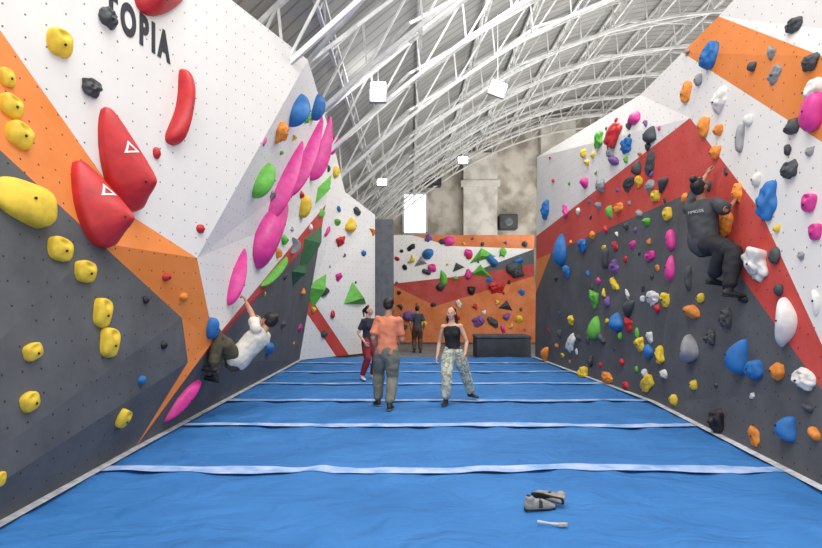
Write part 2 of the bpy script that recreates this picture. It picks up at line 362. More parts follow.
for (px, py, Z, w, h, rot, lab) in ((378, 91, 14.2, .36, .56, 0, 'bright upright panel lamp hanging near the overhanging left wall'), (498, 88, 17.0, .46, .48, .35, 'bright tilted panel lamp hanging in the middle of the roof'),
                               (463, 160, 25, .4, .3, 0, 'small bright lamp hanging in front of the pale pillar top'), (382, 182, 22.2, .34, .26, 0, 'small bright lamp low at left above the dark pillar')):
    c = P3(px, py, Z); t = empty('ceiling_lamp', c, lab, 'lamp', 'hanging roof lamps')
    M = Matrix.Translation(c) @ Matrix.Rotation(rot, 4, 'Y') @ Matrix.Rotation(-.35, 4, 'X')
    b = bmesh.new(); box(b, (-w/2-.05, .02, -h/2-.05), (w/2+.05, .1, h/2+.05), .02); b.transform(M); obj('housing', b, mat('lamp_housing', (150, 152, 154), .4, .05), t, False)
    b = bmesh.new(); box(b, (-w/2, -.03, -h/2), (w/2, .03, h/2), .02); b.transform(M); obj('diffuser', b, lampm, t, False)
    b = bmesh.new(); bar(b, c+V((0, .05, h/2)), V((c.x, c.y+.05, RH(c.x)-.1)), .012); obj('cable', b, steel, t, False)

# ------------------------------------------------------------------ climbing holds
HOLDS = []
bolt_me = bpy.data.meshes.new('bolt'); _b = bmesh.new(); bmesh.ops.create_cone(_b, cap_ends=True, segments=10, radius1=.013, radius2=.011, depth=.012); _b.to_mesh(bolt_me); _b.free(); bolt_me.materials.append(bolt_m)
def sq(x, y, p, k):
    q = (abs(x)**p+abs(y)**p+1e-9)**(1/p); e = math.hypot(x, y)/max(q, 1e-6); f = (1-k)+k*e
    return x*f, y*f
def sgn_(seed): return 1 if seed % 2 else -1
HORN = []
for _k in range(20):     # smooth tilted lobe: broad round foot, narrower leaning top
    _a = 2*math.pi*_k/20; _y = math.cos(_a); _s = math.sin(_a)
    HORN.append((math.copysign(abs(_s)**.75, _s)*(.72-.26*_y)+.16*(_y*_y-.5)-.16*_y, _y))
def hold_mesh(kind, w, h, d, seed):
    bm = bmesh.new(); sv = V((seed*3.7, seed*1.3, seed*.7)); sgn = sgn_(seed)
    if kind == 'volume':
        rnd = random.Random(seed); k = 3
        ring = []
        for i in range(k):
            a = 2*math.pi*i/k+rnd.uniform(-.3, .3)+math.pi/2; ring.append(V((math.cos(a)*w/2*1.2, math.sin(a)*h/2*1.2, 0)))
        ap = V((rnd.uniform(-.15, .15)*w, rnd.uniform(-.1, .2)*h, d))
        lv = [[bm.verts.new(p-V((0, 0, .01))) for p in ring], [bm.verts.new(p*.98+V((0, 0, .012))) for p in ring], [bm.verts.new(lerp(p, ap, .93)) for p in ring]]
        for a, c in ((0, 1), (1, 2)):
            for i in range(k): bm.faces.new((lv[a][i], lv[a][(i+1) % k], lv[c][(i+1) % k], lv[c][i]))
        bm.faces.new(lv[2]); bm.faces.new(lv[0][::-1])
        return bm
    if kind == 'horn':     # sculpted sloper with an off-centre ridge and a hollowed flank
        k = len(HORN)
        ring = [V((x*sgn*w/2, y*h/2, 0)) for x, y in HORN]
        def lvl(f, z, oy, ox=.08):
            return [bm.verts.new(V((p.x*f+ox*sgn*w*(1-f), p.y*f+oy*h*(1-f), d*z*(1.05-.42*p.y/h)))) for p in ring]
        L0 = [bm.verts.new(p-V((0, 0, .02))) for p in ring]
        Ls = [L0, lvl(1.0, .26, -.02), lvl(.74, .58, -.05, .22), lvl(.32, 1.08, -.12, .26)]
        for a in range(3):
            for i in range(k): bm.faces.new((Ls[a][i], Ls[a][(i+1) % k], Ls[a+1][(i+1) % k], Ls[a+1][i]))
        cv = bm.verts.new(V((.19*sgn*w, -.09*h, d*1.12)))
        for i in range(k): bm.faces.new((Ls[3][i], Ls[3][(i+1) % k], cv))
        bm.faces.new(L0[::-1])
        bmesh.ops.recalc_face_normals(bm, faces=bm.faces)
        for it in range(2):
            bmesh.ops.subdivide_edges(bm, edges=bm.edges[:], cuts=1, use_grid_fill=True)
            bmesh.ops.smooth_vert(bm, verts=[v for v in bm.verts if v.co.z > .001], factor=.45, use_axis_x=True, use_axis_y=True, use_axis_z=True)
        return bm
    bmesh.ops.create_icosphere(bm, subdivisions=4 if max(w, h) > .2 else 3, radius=1)
    big = max(w, h) > .3
    for v in bm.verts:
        x, y, z = v.co; n = noise.noise(V((x, y, z))*1.4+sv); n2 = noise.noise(V((x, y, z))*2.8+sv)
        r = 1+.18*n+.05*n2; zz = max(z, -.12); zp = max(z, 0)
        if kind == 'jug':      # squarish flattened block with a scooped top lip
            r = 1+.07*n; x0, y0 = x, y; x, y = sq(x, y, 3.4, 1.0); x *= .92; y *= .92
            zz = (zp**.5 if z > 0 else zz)*(.85+.28*y0)-.5*math.exp(-((x0/.5)**2+((y0-.55)/.3)**2))*zp
        elif kind == 'sloper': r = 1+(.07 if big else .14)*n; x, y = sq(x, y, 3, .5); zz = zp**.75*(1+(.08 if big else .2)*n2) if z > 0 else zz
        elif kind == 'lobe':
            r = 1+.36*n+.08*n2; zz = zz*(1+.35*n2)-.3*math.exp(-((x/.4)**2+((y-.3)/.3)**2))*zp
        elif kind == 'rock':    # irregular chunky shape with cut faces
            r = 1+.5*n+.15*n2; x, y = sq(x, y, 4, .8); zz = (zp**.6 if z > 0 else zz)*(.8+.5*y+.3*n2)
        elif kind == 'pinch': x *= .62+.38*y*y; zz *= 1+.2*y*y
        elif kind == 'waist':   # thin curved hold, narrow in the middle
            r = 1+.04*n; x, y = sq(x, y, 2.8, .7); x = x*(.48+.40*y*y-.1*y)+sgn*.42*(y*y-.4); zz *= .8+.3*y*y
        elif kind == 'wedge':   # long flat wedge, thick at one end
            r = 1+.04*n; x, y = sq(x, y, 3.2, .85); zz = (zp**.55 if z > 0 else zz)*(.62-.38*y); x *= .95-.12*y
        elif kind == 'tear':
            r = 1+.06*n; x, y = sq(x, y, 2.6, .6); x0 = x; x = x*(.80-.34*y)+sgn*.26*(y*y-.4); zz *= (1.05-.3*y)*(1-.25*abs(x0))
        elif kind == 'blade':   # tapering curved sweep: thick rounded foot, thin leaning tip, crest along one side
            r = 1+.03*n; x0 = x; x = x*(.72-.40*y)+sgn*(.40*y*y-.22*y-.1); zz = zz*(1.05-.45*y)*(1-.45*abs(x0+.3*sgn))
        elif kind == 'fin':
            r = 1+.04*n; x = x*(.9-.25*y*y-.15*y)+.45*(y*y-.3)*sgn; zz *= 1.0-.3*abs(x)
        elif kind == 'crescent':
            r = 1+.08*n; x = x*.55*(1-.4*y*y)-.75*(y*y-.45); zz *= .9
        elif kind == 'edge': zz = zz*(1+.5*y); y *= .8
        if kind == 'chip' and z > 0: zz *= 1+.25*n2
        v.co = (x*r*w/2, y*r*h/2, zz*d)
    return bm
def add_hold(l, n, reg, xa, ya, w, h, d, col, kind, label, px, logo=False, sd=None):
    w = max(w, .035); h = max(h, .035); seed = sd if sd is not None else len(HOLDS)+1
    bm = hold_mesh(kind, w, h, d, seed)
    M = Matrix((xa, ya, n)).transposed().to_4x4(); M.translation = l+n*.002
    nm = 'wall_volume' if kind == 'volume' else 'climbing_hold'
    o = obj(nm, bm, HM[col], None, kind != 'volume'); o.matrix_world = M
    if max(w, h) > .15:
        bx = 0.0; by = -h*.12 if kind in ('jug', 'lobe') else 0.0
        if kind == 'crescent': bx = w*.17
        if kind in ('tear',): bx = -w*.06*sgn_(seed)
        if kind == 'fin': bx = -w*.07*sgn_(seed)
        if kind == 'blade': by = -h*.2; bx = .0
        if kind == 'waist': bx = -w*.09*sgn_(seed)
        if kind == 'horn': by = -h*.22
        best = max((v.co.z for v in o.data.vertices if abs(v.co.x-bx) < w*.1 and abs(v.co.y-by) < h*.1), default=d*.9)
        bo = bpy.data.objects.new('bolt', bolt_me); C.objects.link(bo); bo.parent = o; bo.location = (bx, by, best-.002); bo['label'] = 'dark steel bolt'
    if logo:
        tree = BVHTree.FromPolygons([v.co.copy() for v in o.data.vertices], [tuple(p.vertices) for p in o.data.polygons])
        ex, ey = 0.0, h*.10; b = bmesh.new()
        def onto(p):
            q = tree.ray_cast(V((p.x+ex, p.y+ey, 2)), V((0, 0, -1)))[0]
            return V((p.x+ex, p.y+ey, (q.z if q else d)+.005))
        for p in range(3):
            a = [V((math.cos(2*math.pi*(p+q)/3+math.pi/2), math.sin(2*math.pi*(p+q)/3+math.pi/2), 0))*.085 for q in range(2)]
            for s_ in range(6):
                u0, u1 = s_/6, (s_+1)/6
                b.faces.new([b.verts.new(onto(v)) for v in (lerp(a[0], a[1], u0), lerp(a[0], a[1], u1), lerp(a[0], a[1], u1)*.55, lerp(a[0], a[1], u0)*.55)])
        e = obj('emblem', b, white_paint, None, False); e.parent = o; e['label'] = 'white triangle emblem'
    HOLDS.append((o, reg, col, px, label))
    return o
def hold(px, py, w, h, col, kind='sloper', ang=0, label=None, dk=None, logo=False, sd=None):
    r = hit(px, py)
    if not r: return
    l, n, reg = r; Z = l.y; view = (CAM-l).normalized(); fac = abs(n.dot(view)); dk = dk or .5
    t = V((0, 0, 1)).cross(n).normalized(); v = n.cross(t)
    a = math.radians(ang); xa = t*math.cos(a)+v*math.sin(a); ya = n.cross(xa)
    hw = h*Z/FP; ww = w*Z/FP/(fac+.45*dk*2*math.sqrt(max(0, 1-fac*fac)))
    ww = min(ww, hw*2.2)
    d = dk*min(ww, hw); d = min(max(d, .03), .26)
    return add_hold(l, n, reg, xa, ya, ww, hw, d, col, kind, label, px, logo, sd)
def streak(p1, p2, wpx, col, kind='tear', label=None, dk=.5, logo=False, sd=None):
    r0 = hit((p1[0]+p2[0])/2, (p1[1]+p2[1])/2)
    if not r0: return
    l, n, reg = r0
    def pl(p):
        d = (P3(p[0], p[1], 10)-CAM); t = (l-CAM).dot(n)/d.dot(n); return CAM+d*t
    a, b2 = pl(p1), pl(p2); y = (b2-a); h = y.length; y.normalize(); x = y.cross(n).normalized()
    w = wpx*l.y/FP/.85
    d = min(max(dk*w, .04), .28)
    return add_hold((a+b2)/2, n, reg, x, y, w, h, d, col, kind, label, (p1[0]+p2[0])/2, logo, sd)
Lh = hold
# near left wall
Lh(58, 43, 27, 29, 'yellow', 'jug', 0, 'yellow jug high on the white panel, left of the dark lettering')
Lh(5, 78, 17, 20, 'yellow', 'jug', 8); Lh(9, 107, 24, 24, 'yellow', 'jug', -12); Lh(17, 136, 28, 27, 'yellow', 'jug', -20)
streak((46, 214), (-8, 188), 38, 'yellow', 'wedge', 'largest yellow sloper, on the grey near left wall by frame edge', .6)
Lh(58, 250, 28, 25, 'yellow', 'jug', -14); Lh(83, 272, 25, 23, 'yellow', 'jug', -10); Lh(100, 313, 21, 32, 'yellow', 'jug', -15); Lh(107, 343, 22, 32, 'yellow', 'jug', -15)
Lh(31, 352, 23, 19, 'yellow', 'jug', 14); Lh(28, 402, 22, 21, 'yellow', 'jug', 20); Lh(121, 418, 15, 20, 'yellow', 'jug', -25); Lh(0, 479, 10, 16, 'yellow', 'jug')
Lh(107, 18, 20, 20, 'charcoal', 'lobe', 0, 'dark grey hold at the top left, above the yellow jug'); Lh(90, 88, 21, 19, 'charcoal', 'lobe', 0, 'dark grey hold on white panel above the two big red slopers')
streak((138, 10), (184, -12), 26, 'red', 'horn', 'big red hold cut by the top edge, beside the dark lettering')
streak((172, 146), (186, 72), 26, 'red', 'waist', 'long narrow red hold standing upright alone on the white panel', .6, sd=2)
streak((127, 213), (106, 107), 42, 'red', 'horn', 'larger upper big red sloper with emblem at the orange edge', .66, True, sd=1)
streak((99, 249), (78, 161), 45, 'red', 'horn', 'lower left big red sloper with emblem on the orange band', .66, True, sd=1)
Lh(156, 153, 9, 12, 'red', 'chip'); Lh(200, 229, 10, 9, 'red', 'chip'); Lh(166, 277, 12, 8, 'red', 'chip'); Lh(183, 297, 10, 9, 'orange', 'chip')
Lh(141, 380, 10, 9, 'blue', 'chip', 0, 'small blue foot chip on the grey near left wall'); Lh(163, 345, 8, 8, 'black', 'chip'); Lh(145, 300, 8, 8, 'black', 'chip')
streak((164, 420), (199, 378), 14, 'pink', 'fin', 'long pink hold low on the orange ridge beneath the hanging climber', .6)
Lh(211, 328, 14, 22, 'blue', 'sloper', 0, 'blue hold on the ridge just left of the hanging climber')
# overhanging left wall
streak((289, 122), (303, 94), 20, 'blue', 'tear', 'larger left one of two blue slopers under the left wall top', .6)
Lh(315, 107, 13, 26, 'blue', 'sloper', 0, 'narrow right one of two blue slopers under the left wall top')
streak((309, 182), (330, 116), 17, 'pink', 'blade', 'pink oval hold topmost in the line of big pink holds', .9, sd=2)
streak((286, 194), (322, 116), 14, 'pink', 'blade', 'thin pink blade between the two upper large pink holds', .9, sd=1)
streak((264, 218), (302, 140), 19, 'pink', 'blade', 'long pink blade rising above the biggest pink hold', .8, sd=1)
streak((253, 259), (284, 200), 38, 'pink', 'tear', 'biggest pink hold at the middle of the overhanging left wall', .6, sd=1)
streak((226, 302), (244, 248), 15, 'pink', 'blade', 'pink hold gripped by the climber hanging on the left', .7, sd=1)
Lh(332, 145, 7, 20, 'pink', 'sloper')
streak((252, 194), (270, 162), 19, 'green', 'tear', 'bright green sloper near the prow left of the pink blades', .6, sd=1)
Lh(302, 206, 12, 24, 'yellow', 'sloper', 0, 'yellow oval hold right of the biggest pink hold')
streak((296, 268), (320, 226), 30, 'dark green', 'volume', 'dark green angular volume on the red stripe of left wall', .6)
streak((260, 288), (286, 258), 8, 'green', 'fin', 'thin green blade below the biggest pink hold', .8)
streak((306, 304), (324, 276), 20, 'green', 'volume', 'green pointed volume at the far end of left wall', .6); Lh(268, 348, 10, 12, 'blue', 'chip'); Lh(283, 240, 9, 10, 'green', 'chip')
streak((288, 284), (304, 262), 14, 'dark green', 'volume', 'small dark green volume beside the larger one on left wall', .6)
streak((314, 200), (330, 176), 12, 'green', 'volume', 'small green volume beside the topmost pink hold', .6)
streak((355, 310), (355, 284), 27, 'green', 'volume', 'bright green triangular volume on the white corner wall', .5)
Lh(335, 172, 8, 12, 'yellow', 'chip')
# near right wall
NRl = [(712, 55, 18, 27, 'blue', 'lobe', 'blue hold by the top edge of right wall on the orange band'), (796, 25, 18, 16, 'charcoal', 'lobe', None), (812, 62, 18, 16, 'charcoal', 'lobe', None),
 (816, 112, 24, 38, 'pink', 'sloper', 'large round pink sloper at the right frame edge on orange band'), (794, 127, 16, 18, 'charcoal', 'lobe', None), (792, 170, 17, 20, 'charcoal', 'lobe', None),
 (811, 203, 16, 20, 'pink', 'jug', None), (817, 232, 14, 18, 'pink', 'jug', None), (688, 92, 11, 22, 'orange', 'lobe', None), (706, 126, 13, 20, 'orange', 'lobe', None), (720, 130, 11, 12, 'orange', 'lobe', None),
 (722, 100, 16, 22, 'white', 'lobe', 'pale sloper left of the orange route high on right wall'), (742, 138, 11, 30, 'grey', 'pinch', None), (739, 192, 11, 20, 'orange', 'lobe', 'orange hold under the raised right hand of climber on right wall'),
 (728, 224, 15, 24, 'orange', 'lobe', None), (770, 202, 20, 40, 'blue', 'lobe', 'tall blue pinch right of the climber in the dark shirt'), (759, 265, 24, 30, 'white', 'rock', 'pale hold on the red band just right of climber'),
 (776, 256, 12, 18, 'charcoal', 'lobe', None), (788, 322, 30, 50, 'white', 'crescent', 'largest pale crescent hold, on red band of near right wall'), (806, 379, 26, 20, 'white', 'lobe', None), (817, 302, 12, 28, 'white', 'crescent', None),
 (742, 356, 25, 36, 'blue', 'tear', 'taller left one of two blue slopers low on right wall'), (757, 370, 20, 20, 'blue', 'sloper', 'shorter right one of two blue slopers low on right wall'), (790, 428, 26, 25, 'blue', 'tear', 'lowest blue sloper near the mat at the right frame edge'),
 (720, 421, 17, 24, 'black', 'lobe', 'black hold near the floor on grey right wall'), (692, 350, 28, 30, 'grey', 'crescent', 'wide grey crescent hold on the grey near right wall'), (693, 312, 24, 16, 'orange', 'edge', 'lone orange hold on grey below the climber'),
 (728, 318, 14, 20, 'charcoal', 'lobe', None), (712, 338, 12, 16, 'charcoal', 'lobe', None), (702, 298, 10, 10, 'yellow', 'chip', None), (690, 278, 9, 26, 'charcoal', 'pinch', None), (780, 290, 10, 12, 'charcoal', 'chip', None),
 (717, 152, 12, 14, 'orange', 'lobe', 'orange hold under the higher left hand of climber on right wall'), (758, 180, 10, 14, 'white', 'chip', None), (700, 80, 9, 12, 'grey', 'chip', None), (750, 120, 10, 12, 'white', 'chip', None), (695, 385, 9, 10, 'yellow', 'chip', None), (675, 400, 10, 11, 'yellow', 'chip', None)]
for x, y, w, h, c, k, lab in NRl: hold(x, y, w, h, c, k, random.uniform(-15, 15), lab)
# long right wall
LRl = [(597, 328, 15, 24, 'green', 'tear', 'large green sloper low on grey part of long right wall'), (596, 299, 10, 16, 'green', 'rock', None), (563, 250, 15, 32, 'blue', 'tear', 'tall blue sloper at the red band of long right wall'),
 (547, 209, 9, 18, 'blue', 'lobe', None), (584, 246, 10, 12, 'blue', 'rock', None), (568, 272, 8, 12, 'blue', 'rock', None), (636, 118, 17, 14, 'pink', 'tear', 'pink sloper near the top edge of long right wall'), (628, 146, 13, 14, 'blue', 'rock', None),
 (672, 268, 12, 26, 'pink', 'tear', 'pink oval hold at the ridge left of the climber'), (672, 240, 10, 22, 'pink', 'sloper', None), (651, 256, 15, 10, 'pink', 'jug', None), (657, 196, 13, 12, 'yellow', 'jug', None), (669, 214, 11, 14, 'yellow', 'jug', None),
 (640, 182, 9, 11, 'yellow', 'rock', None), (630, 326, 9, 13, 'red', 'rock', None), (654, 298, 14, 14, 'white', 'rock', None), (572, 321, 8, 9, 'yellow', 'rock', None), (600, 140, 9, 14, 'green', 'rock', None), (586, 183, 9, 14, 'pink', 'edge', None),
 (612, 152, 9, 12, 'grey', 'lobe', None), (620, 208, 10, 12, 'orange', 'lobe', None), (648, 222, 9, 10, 'green', 'edge', None), (641, 345, 10, 12, 'yellow', 'rock', None), (607, 258, 9, 22, 'charcoal', 'pinch', None), (667, 300, 11, 12, 'yellow', 'rock', None), (566, 372, 10, 6, 'yellow', 'chip', None), (626, 385, 10, 7, 'red', 'chip', None), (665, 374, 10, 9, 'white', 'chip', None)]
for x, y, w, h, c, k, lab in LRl: hold(x, y, w, h, c, k, random.uniform(-20, 20), lab)
# back wall
for x, y, w, h, c, k, lab in [(449, 241, 12, 9, 'pink', 'sloper', None), (482, 257, 26, 15, 'green', 'volume', 'upper one of two green angular volumes on the back wall'), (483, 272, 22, 13, 'green', 'volume', 'lower one of two green angular volumes on the back wall'),
        (443, 278, 9, 16, 'green', 'tear', None), (468, 253, 9, 8, 'pink', 'jug', None), (514, 268, 18, 11, 'charcoal', 'sloper', None), (432, 268, 9, 9, 'pink', 'jug', None), (458, 268, 12, 10, 'charcoal', 'volume', 'dark angular volume on the white part of the back wall'), (420, 262, 14, 10, 'grey', 'volume', 'grey angular volume on the white part of the back wall'),
        (506, 306, 16, 10, 'charcoal', 'volume', 'dark angular volume on the orange part of back wall'), (410, 316, 14, 10, 'purple', 'sloper', None), (452, 318, 12, 9, 'charcoal', 'sloper', None)]:
    hold(x, y, w, h, c, k, random.uniform(-20, 20), lab)
occ = [(x, y) for x, y, *_ in NRl+LRl]
def scatter(n, x0, x1, y0, y1, smin, smax, cols, walls, gap, clump=0):
    rnd = random.Random(n*13+x0); c = 0; tries = 0
    cen = [(rnd.uniform(x0, x1), rnd.uniform(y0, y1)) for _ in range(clump)] if clump else None
    while c < n and tries < 6000:
        tries += 1
        if cen and rnd.random() < .6:
            a = rnd.choice(cen); x, y = rnd.gauss(a[0], 16), rnd.gauss(a[1], 22)
            if not (x0 < x < x1 and y0 < y < y1): continue
        else: x, y = rnd.uniform(x0, x1), rnd.uniform(y0, y1)
        r = hit(x, y)
        if not r or r[2][0] not in walls or any((x-a)**2+(y-d)**2 < gap*gap for a, d in occ): continue
        sc = 9.5/r[0].y if walls == (LR,) else 1
        s = rnd.uniform(smin, smax)*max(sc, .55)*rnd.choice((.55, .8, 1, 1.5))
        col = rnd.choice(cols)
        if col == {'crimson': 'red', 'ochre': 'orange'}.get(r[2][1], r[2][1]): continue
        hold(x, y, s*rnd.uniform(.7, 1.4), s*rnd.uniform(.6, 1.4), col, rnd.choice(('rock', 'lobe', 'edge', 'tear', 'crescent', 'rock', 'pinch')), rnd.uniform(-80, 80)); occ.append((x, y)); c += 1
scatter(92, 540, 668, 112, 392, 7, 12, ['charcoal', 'charcoal', 'red', 'yellow', 'blue', 'green', 'white', 'grey', 'pink', 'grey', 'charcoal', 'white', 'red', 'purple', 'orange'], (LR,), 9, 14)
scatter(20, 678, 818, 40, 450, 8, 12, ['charcoal', 'white', 'grey', 'grey', 'orange', 'yellow'], (NR,), 20)
scatter(26, 262, 333, 100, 345, 6, 10, ['green', 'yellow', 'charcoal', 'white', 'blue', 'orange', 'pink', 'grey', 'red'], (OL,), 15)
scatter(18, 312, 374, 200, 345, 5, 9, ['green', 'yellow', 'charcoal', 'blue', 'orange', 'pink', 'grey', 'red'], (CW,), 12)
scatter(56, 396, 528, 238, 334, 4, 8, ['green', 'yellow', 'charcoal', 'blue', 'white', 'pink', 'black', 'purple', 'red', 'charcoal'], (BW,), 8)
def label_holds():
    grp = {}
    for h in HOLDS: grp.setdefault((h[1], h[2]), []).append(h)
    for (reg, col), hs in grp.items():
        hs.sort(key=lambda t: t[3])
        part = {'white': 'white part', 'grey': 'grey part', 'orange': 'orange band', 'red': 'red band', 'ochre': 'orange part', 'crimson': 'red band'}[reg[1]]
        for i, (o, _, _, _, lab) in enumerate(hs):
            if not lab:
                k = len(hs)
                if k == 1: lab = 'the only %s climbing hold on the %s of %s' % (col, part, reg[0])
                else: lab = '%s climbing hold, %s from left of %s on %s of %s' % (col, ORD[i+1], NUM[k], part, reg[0])
            tag(o, lab, 'wall volume' if o.name.startswith('wall_volume') else 'climbing hold', '%s holds on the %s' % (col, reg[0]))

# ------------------------------------------------------------------ lettering on the white panel
def text_mesh(s, size, ext, off=0, sp=1.0):
    cu = bpy.data.curves.new('t', 'FONT'); cu.body = s; cu.size = size; cu.extrude = ext; cu.offset = off; cu.space_character = sp
    o = bpy.data.objects.new('t', cu); C.objects.link(o); dg = bpy.context.evaluated_depsgraph_get()
    me = bpy.data.meshes.new_from_object(o.evaluated_get(dg)); bpy.data.objects.remove(o); return me
ink = mat('lettering_ink', (52, 54, 60), .7, .1)
me = text_mesh('TOPIA', 1, .004, .05, 1.38)
xs = [v.co.x for v in me.vertices]; ys = [v.co.y for v in me.vertices]
a, e = wplane(104, 20), wplane(170, 64); ux = V((.366, 1, 0)).normalized(); sx = (e-a).dot(ux)/(max(xs)-min(xs)); sy = .37/(max(ys)-min(ys))
nn = ux.cross(V((0, 0, 1)))
for v in me.vertices: v.co = ux*((v.co.x-min(xs))*sx)+V((0, 0, 1))*(v.co.y*sy-(v.co.x-min(xs))*sx*.10)+nn*(v.co.z+.006)
o = linkmesh('wall_lettering', me, ink, None, False); o.location = V((a.x, a.y, a.z+.02)); tag(o, 'dark grey capital lettering at the top of the white left panel', 'lettering')

# ------------------------------------------------------------------ people
def skin(name, rgb): return mat(name, rgb, .55, .03, 5)
hair_m = mat('black_hair', (30, 25, 24), .5, .3, 40)
eye_m = mat('eye_dark', (45, 34, 30), .3, .05); lip_m = mat('lips', (180, 100, 92), .5, .05)
TT = [(-.13, .10, .085), (-.06, .155, .11), (0, .165, .118), (.09, .15, .108), (.18, .138, .10), (.28, .155, .112), (.38, .172, .112), (.44, .16, .095), (.49, .11, .075), (.53, .058, .058)]
def ik(a, t, l1, l2, pole):
    d = t-a; L = min(d.length, (l1+l2)*.997); dr = d.normalized(); x = (l1*l1-l2*l2+L*L)/(2*L); h = math.sqrt(max(l1*l1-x*x, 0))
    p = pole-dr*pole.dot(dr); p.normalize()
    return a+dr*x+p*h, a+dr*L
def person(label, H, pelvis, U, F, hands, feet, look, lookup, st):
    s = H/1.75; U = V(U).normalized(); F = V(F); F = (F-U*F.dot(U)).normalized(); R = F.cross(U); pelvis = V(pelvis)
    fem = st.get('fem', 0); sw = .155 if fem else .175; wk = .88 if fem else 1.0; sk = st.get('slim', 1)
    base = V((pelvis.x, pelvis.y, min(f[0][2] for f in feet.values())-.095*s))
    root = empty('person', base, label, 'person')
    up = lambda u: pelvis+U*u*s
    def torso(bm, u0, u1, pad, kw=1, hem=0):
        pts, rs = [], []
        us = [u0]+[t[0] for t in TT if u0 < t[0] < u1]+[u1]
        for u in us:
            for k in range(len(TT)-1):
                if TT[k][0] <= u <= TT[k+1][0]: break
            f = (u-TT[k][0])/(TT[k+1][0]-TT[k][0]); a = TT[k][1]+(TT[k+1][1]-TT[k][1])*f; c = TT[k][2]+(TT[k+1][2]-TT[k][2])*f
            hipk = 1.0 if u < .08 else wk; pd = pad+hem*max(0, 1-abs(u-.15)/.2)
            pts.append(up(u)); rs.append(((a*hipk*kw*sk+pd)*s, (c*(.95 if fem else 1)*sk+pd)*s))
        tube(bm, pts, rs, R, 20)
    J = {}
    for sd, sg in (('L', -1), ('R', 1)):
        sh = up(.455)+R*sg*sw*s*(sk*.5+.5)
        tgt, pole = hands[sd][0], V(hands[sd][1]); tgt = V(tgt)
        if hands[sd][2] == 'rel': tgt = sh+(R*tgt.x*sg+F*tgt.y+V((0, 0, 1))*tgt.z)*s; pole = R*pole.x*sg+F*pole.y+V((0, 0, 1))*pole.z
        el, wr = ik(sh, tgt, .30*s, .265*s, pole)
        hip = up(-.01)+R*sg*.088*s; kn, an = ik(hip, V(feet[sd][0]), .43*s, .425*s, V(feet[sd][1]))
        J[sd] = (sh, el, wr, hip, kn, an)
    body = bmesh.new(); torso(body, -.12, .53, 0)
    hF = V(look).normalized(); hU = V(lookup); hU = (hU-hF*hU.dot(hF)).normalized(); hR = hF.cross(hU); ax = (hR, hF, hU)
    nb = up(.50); hc = up(.56)+hU*.135*s+hF*.02*s
    tube(body, [nb, lerp(nb, hc, .45)-hF*.012*s, hc-hU*.03*s-hF*.02*s], [.062*s, .052*s, .05*s], R)
    if fem:
        for sg in (-1, 1): ell(body, up(.32)+R*sg*.07*s+F*.075*s, (.062*s, .05*s, .062*s), (R, F, U))
    def he(bm, r, f, u, rr): ell(bm, hc+hR*r*s+hF*f*s+hU*u*s, tuple(x*s for x in rr), ax)
    he(body, 0, -.012, .028, (.074, .092, .088)); he(body, 0, .028, -.03, (.06, .06, .08)); he(body, 0, .052, -.088, (.032, .03, .024))
    he(body, 0, .096, -.018, (.012, .016, .022)); he(body, 0, .077, .016, (.046, .012, .011)); he(body, 0, .084, -.057, (.024, .01, .012))
    for sg in (-1, 1): he(body, sg*.077, -.006, -.008, (.010, .02, .032)); he(body, sg*.04, .06, -.03, (.022, .025, .024))
    for sd, sg in (('L', -1), ('R', 1)):
        sh, el, wr, hip, kn, an = J[sd]
        ell(body, sh, (.056*s*wk,)*3)
        tube(body, [lerp(up(.44), sh, .5), sh, lerp(sh, el, .45), el, lerp(el, wr, .3), wr], [.06*s, .052*s*wk, .047*s*wk, .038*s*wk, .041*s*wk, .027*s*wk], F)
        tube(body, [hip+U*.03*s, hip-(hip-kn)*.2, lerp(hip, kn, .55), kn, lerp(kn, an, .3), an], [.085*s, .088*s, .074*s, .054*s, .056*s, .036*s], R)
        td = V(feet[sd][2]).normalized(); dn = (an-kn).normalized() if feet[sd][3] is None else V(feet[sd][3]); dn = (dn-td*dn.dot(td)).normalized(); fx = td.cross(dn)
        tube(body, [an-td*.045*s+dn*.045*s, an+dn*.05*s, an+td*.09*s+dn*.06*s, an+td*.16*s+dn*.07*s], [(.028*s, .035*s), (.034*s, .036*s), (.038*s, .026*s), (.034*s, .016*s)], fx)
        D = V(hands[sd][3]) if hands[sd][3] is not None else (wr-el); D.normalize(); N = V(hands[sd][4]) if hands[sd][4] is not None else -R*sg
        N = (N-D*N.dot(D)).normalized(); T = D.cross(N)*sg; curl = hands[sd][5]; hs = s*wk**.5
        tube(body, [wr-D*.01*hs, wr+D*.03*hs, wr+D*.09*hs], [(.027*hs, .02*hs), (.038*hs, .017*hs), (.042*hs, .014*hs)], T)
        for i, Lf in enumerate((.074, .083, .077, .06)):
            p = wr+D*(.088 if i < 3 else .082)*hs+T*(.032-.0215*i)*hs; pts = [p]
            for k in range(3):
                an_ = curl*(k+.6)+.05*i; p = p+(D*math.cos(an_)+N*math.sin(an_))*Lf*hs*(.42, .33, .27)[k]; pts.append(p)
            tube(body, pts, [.0105*hs, .0098*hs, .009*hs, .008*hs], T, 8)
        p = wr+D*.025*hs+T*.028*hs; d1_ = (T*.75+D*.7+N*.25).normalized(); d2_ = (T*.3+D+N*.45).normalized()
        tube(body, [p, p+d1_*.045*hs, p+d1_*.045*hs+d2_*.03*hs, p+d1_*.045*hs+d2_*.055*hs], [.014*hs, .012*hs, .0105*hs, .009*hs], N, 8)
        b = bmesh.new()
        tube(b, [an-dn*.01*s, an+dn*.03*s], [.046*s, .044*s], fx)
        tube(b, [an-td*.055*s+dn*.05*s, an+dn*.05*s, an+td*.09*s+dn*.062*s, an+td*.17*s+dn*.07*s, an+td*.195*s+dn*.075*s], [(.034*s, .038*s), (.04*s, .042*s), (.046*s, .03*s), (.042*s, .02*s), (.028*s, .013*s)], fx)
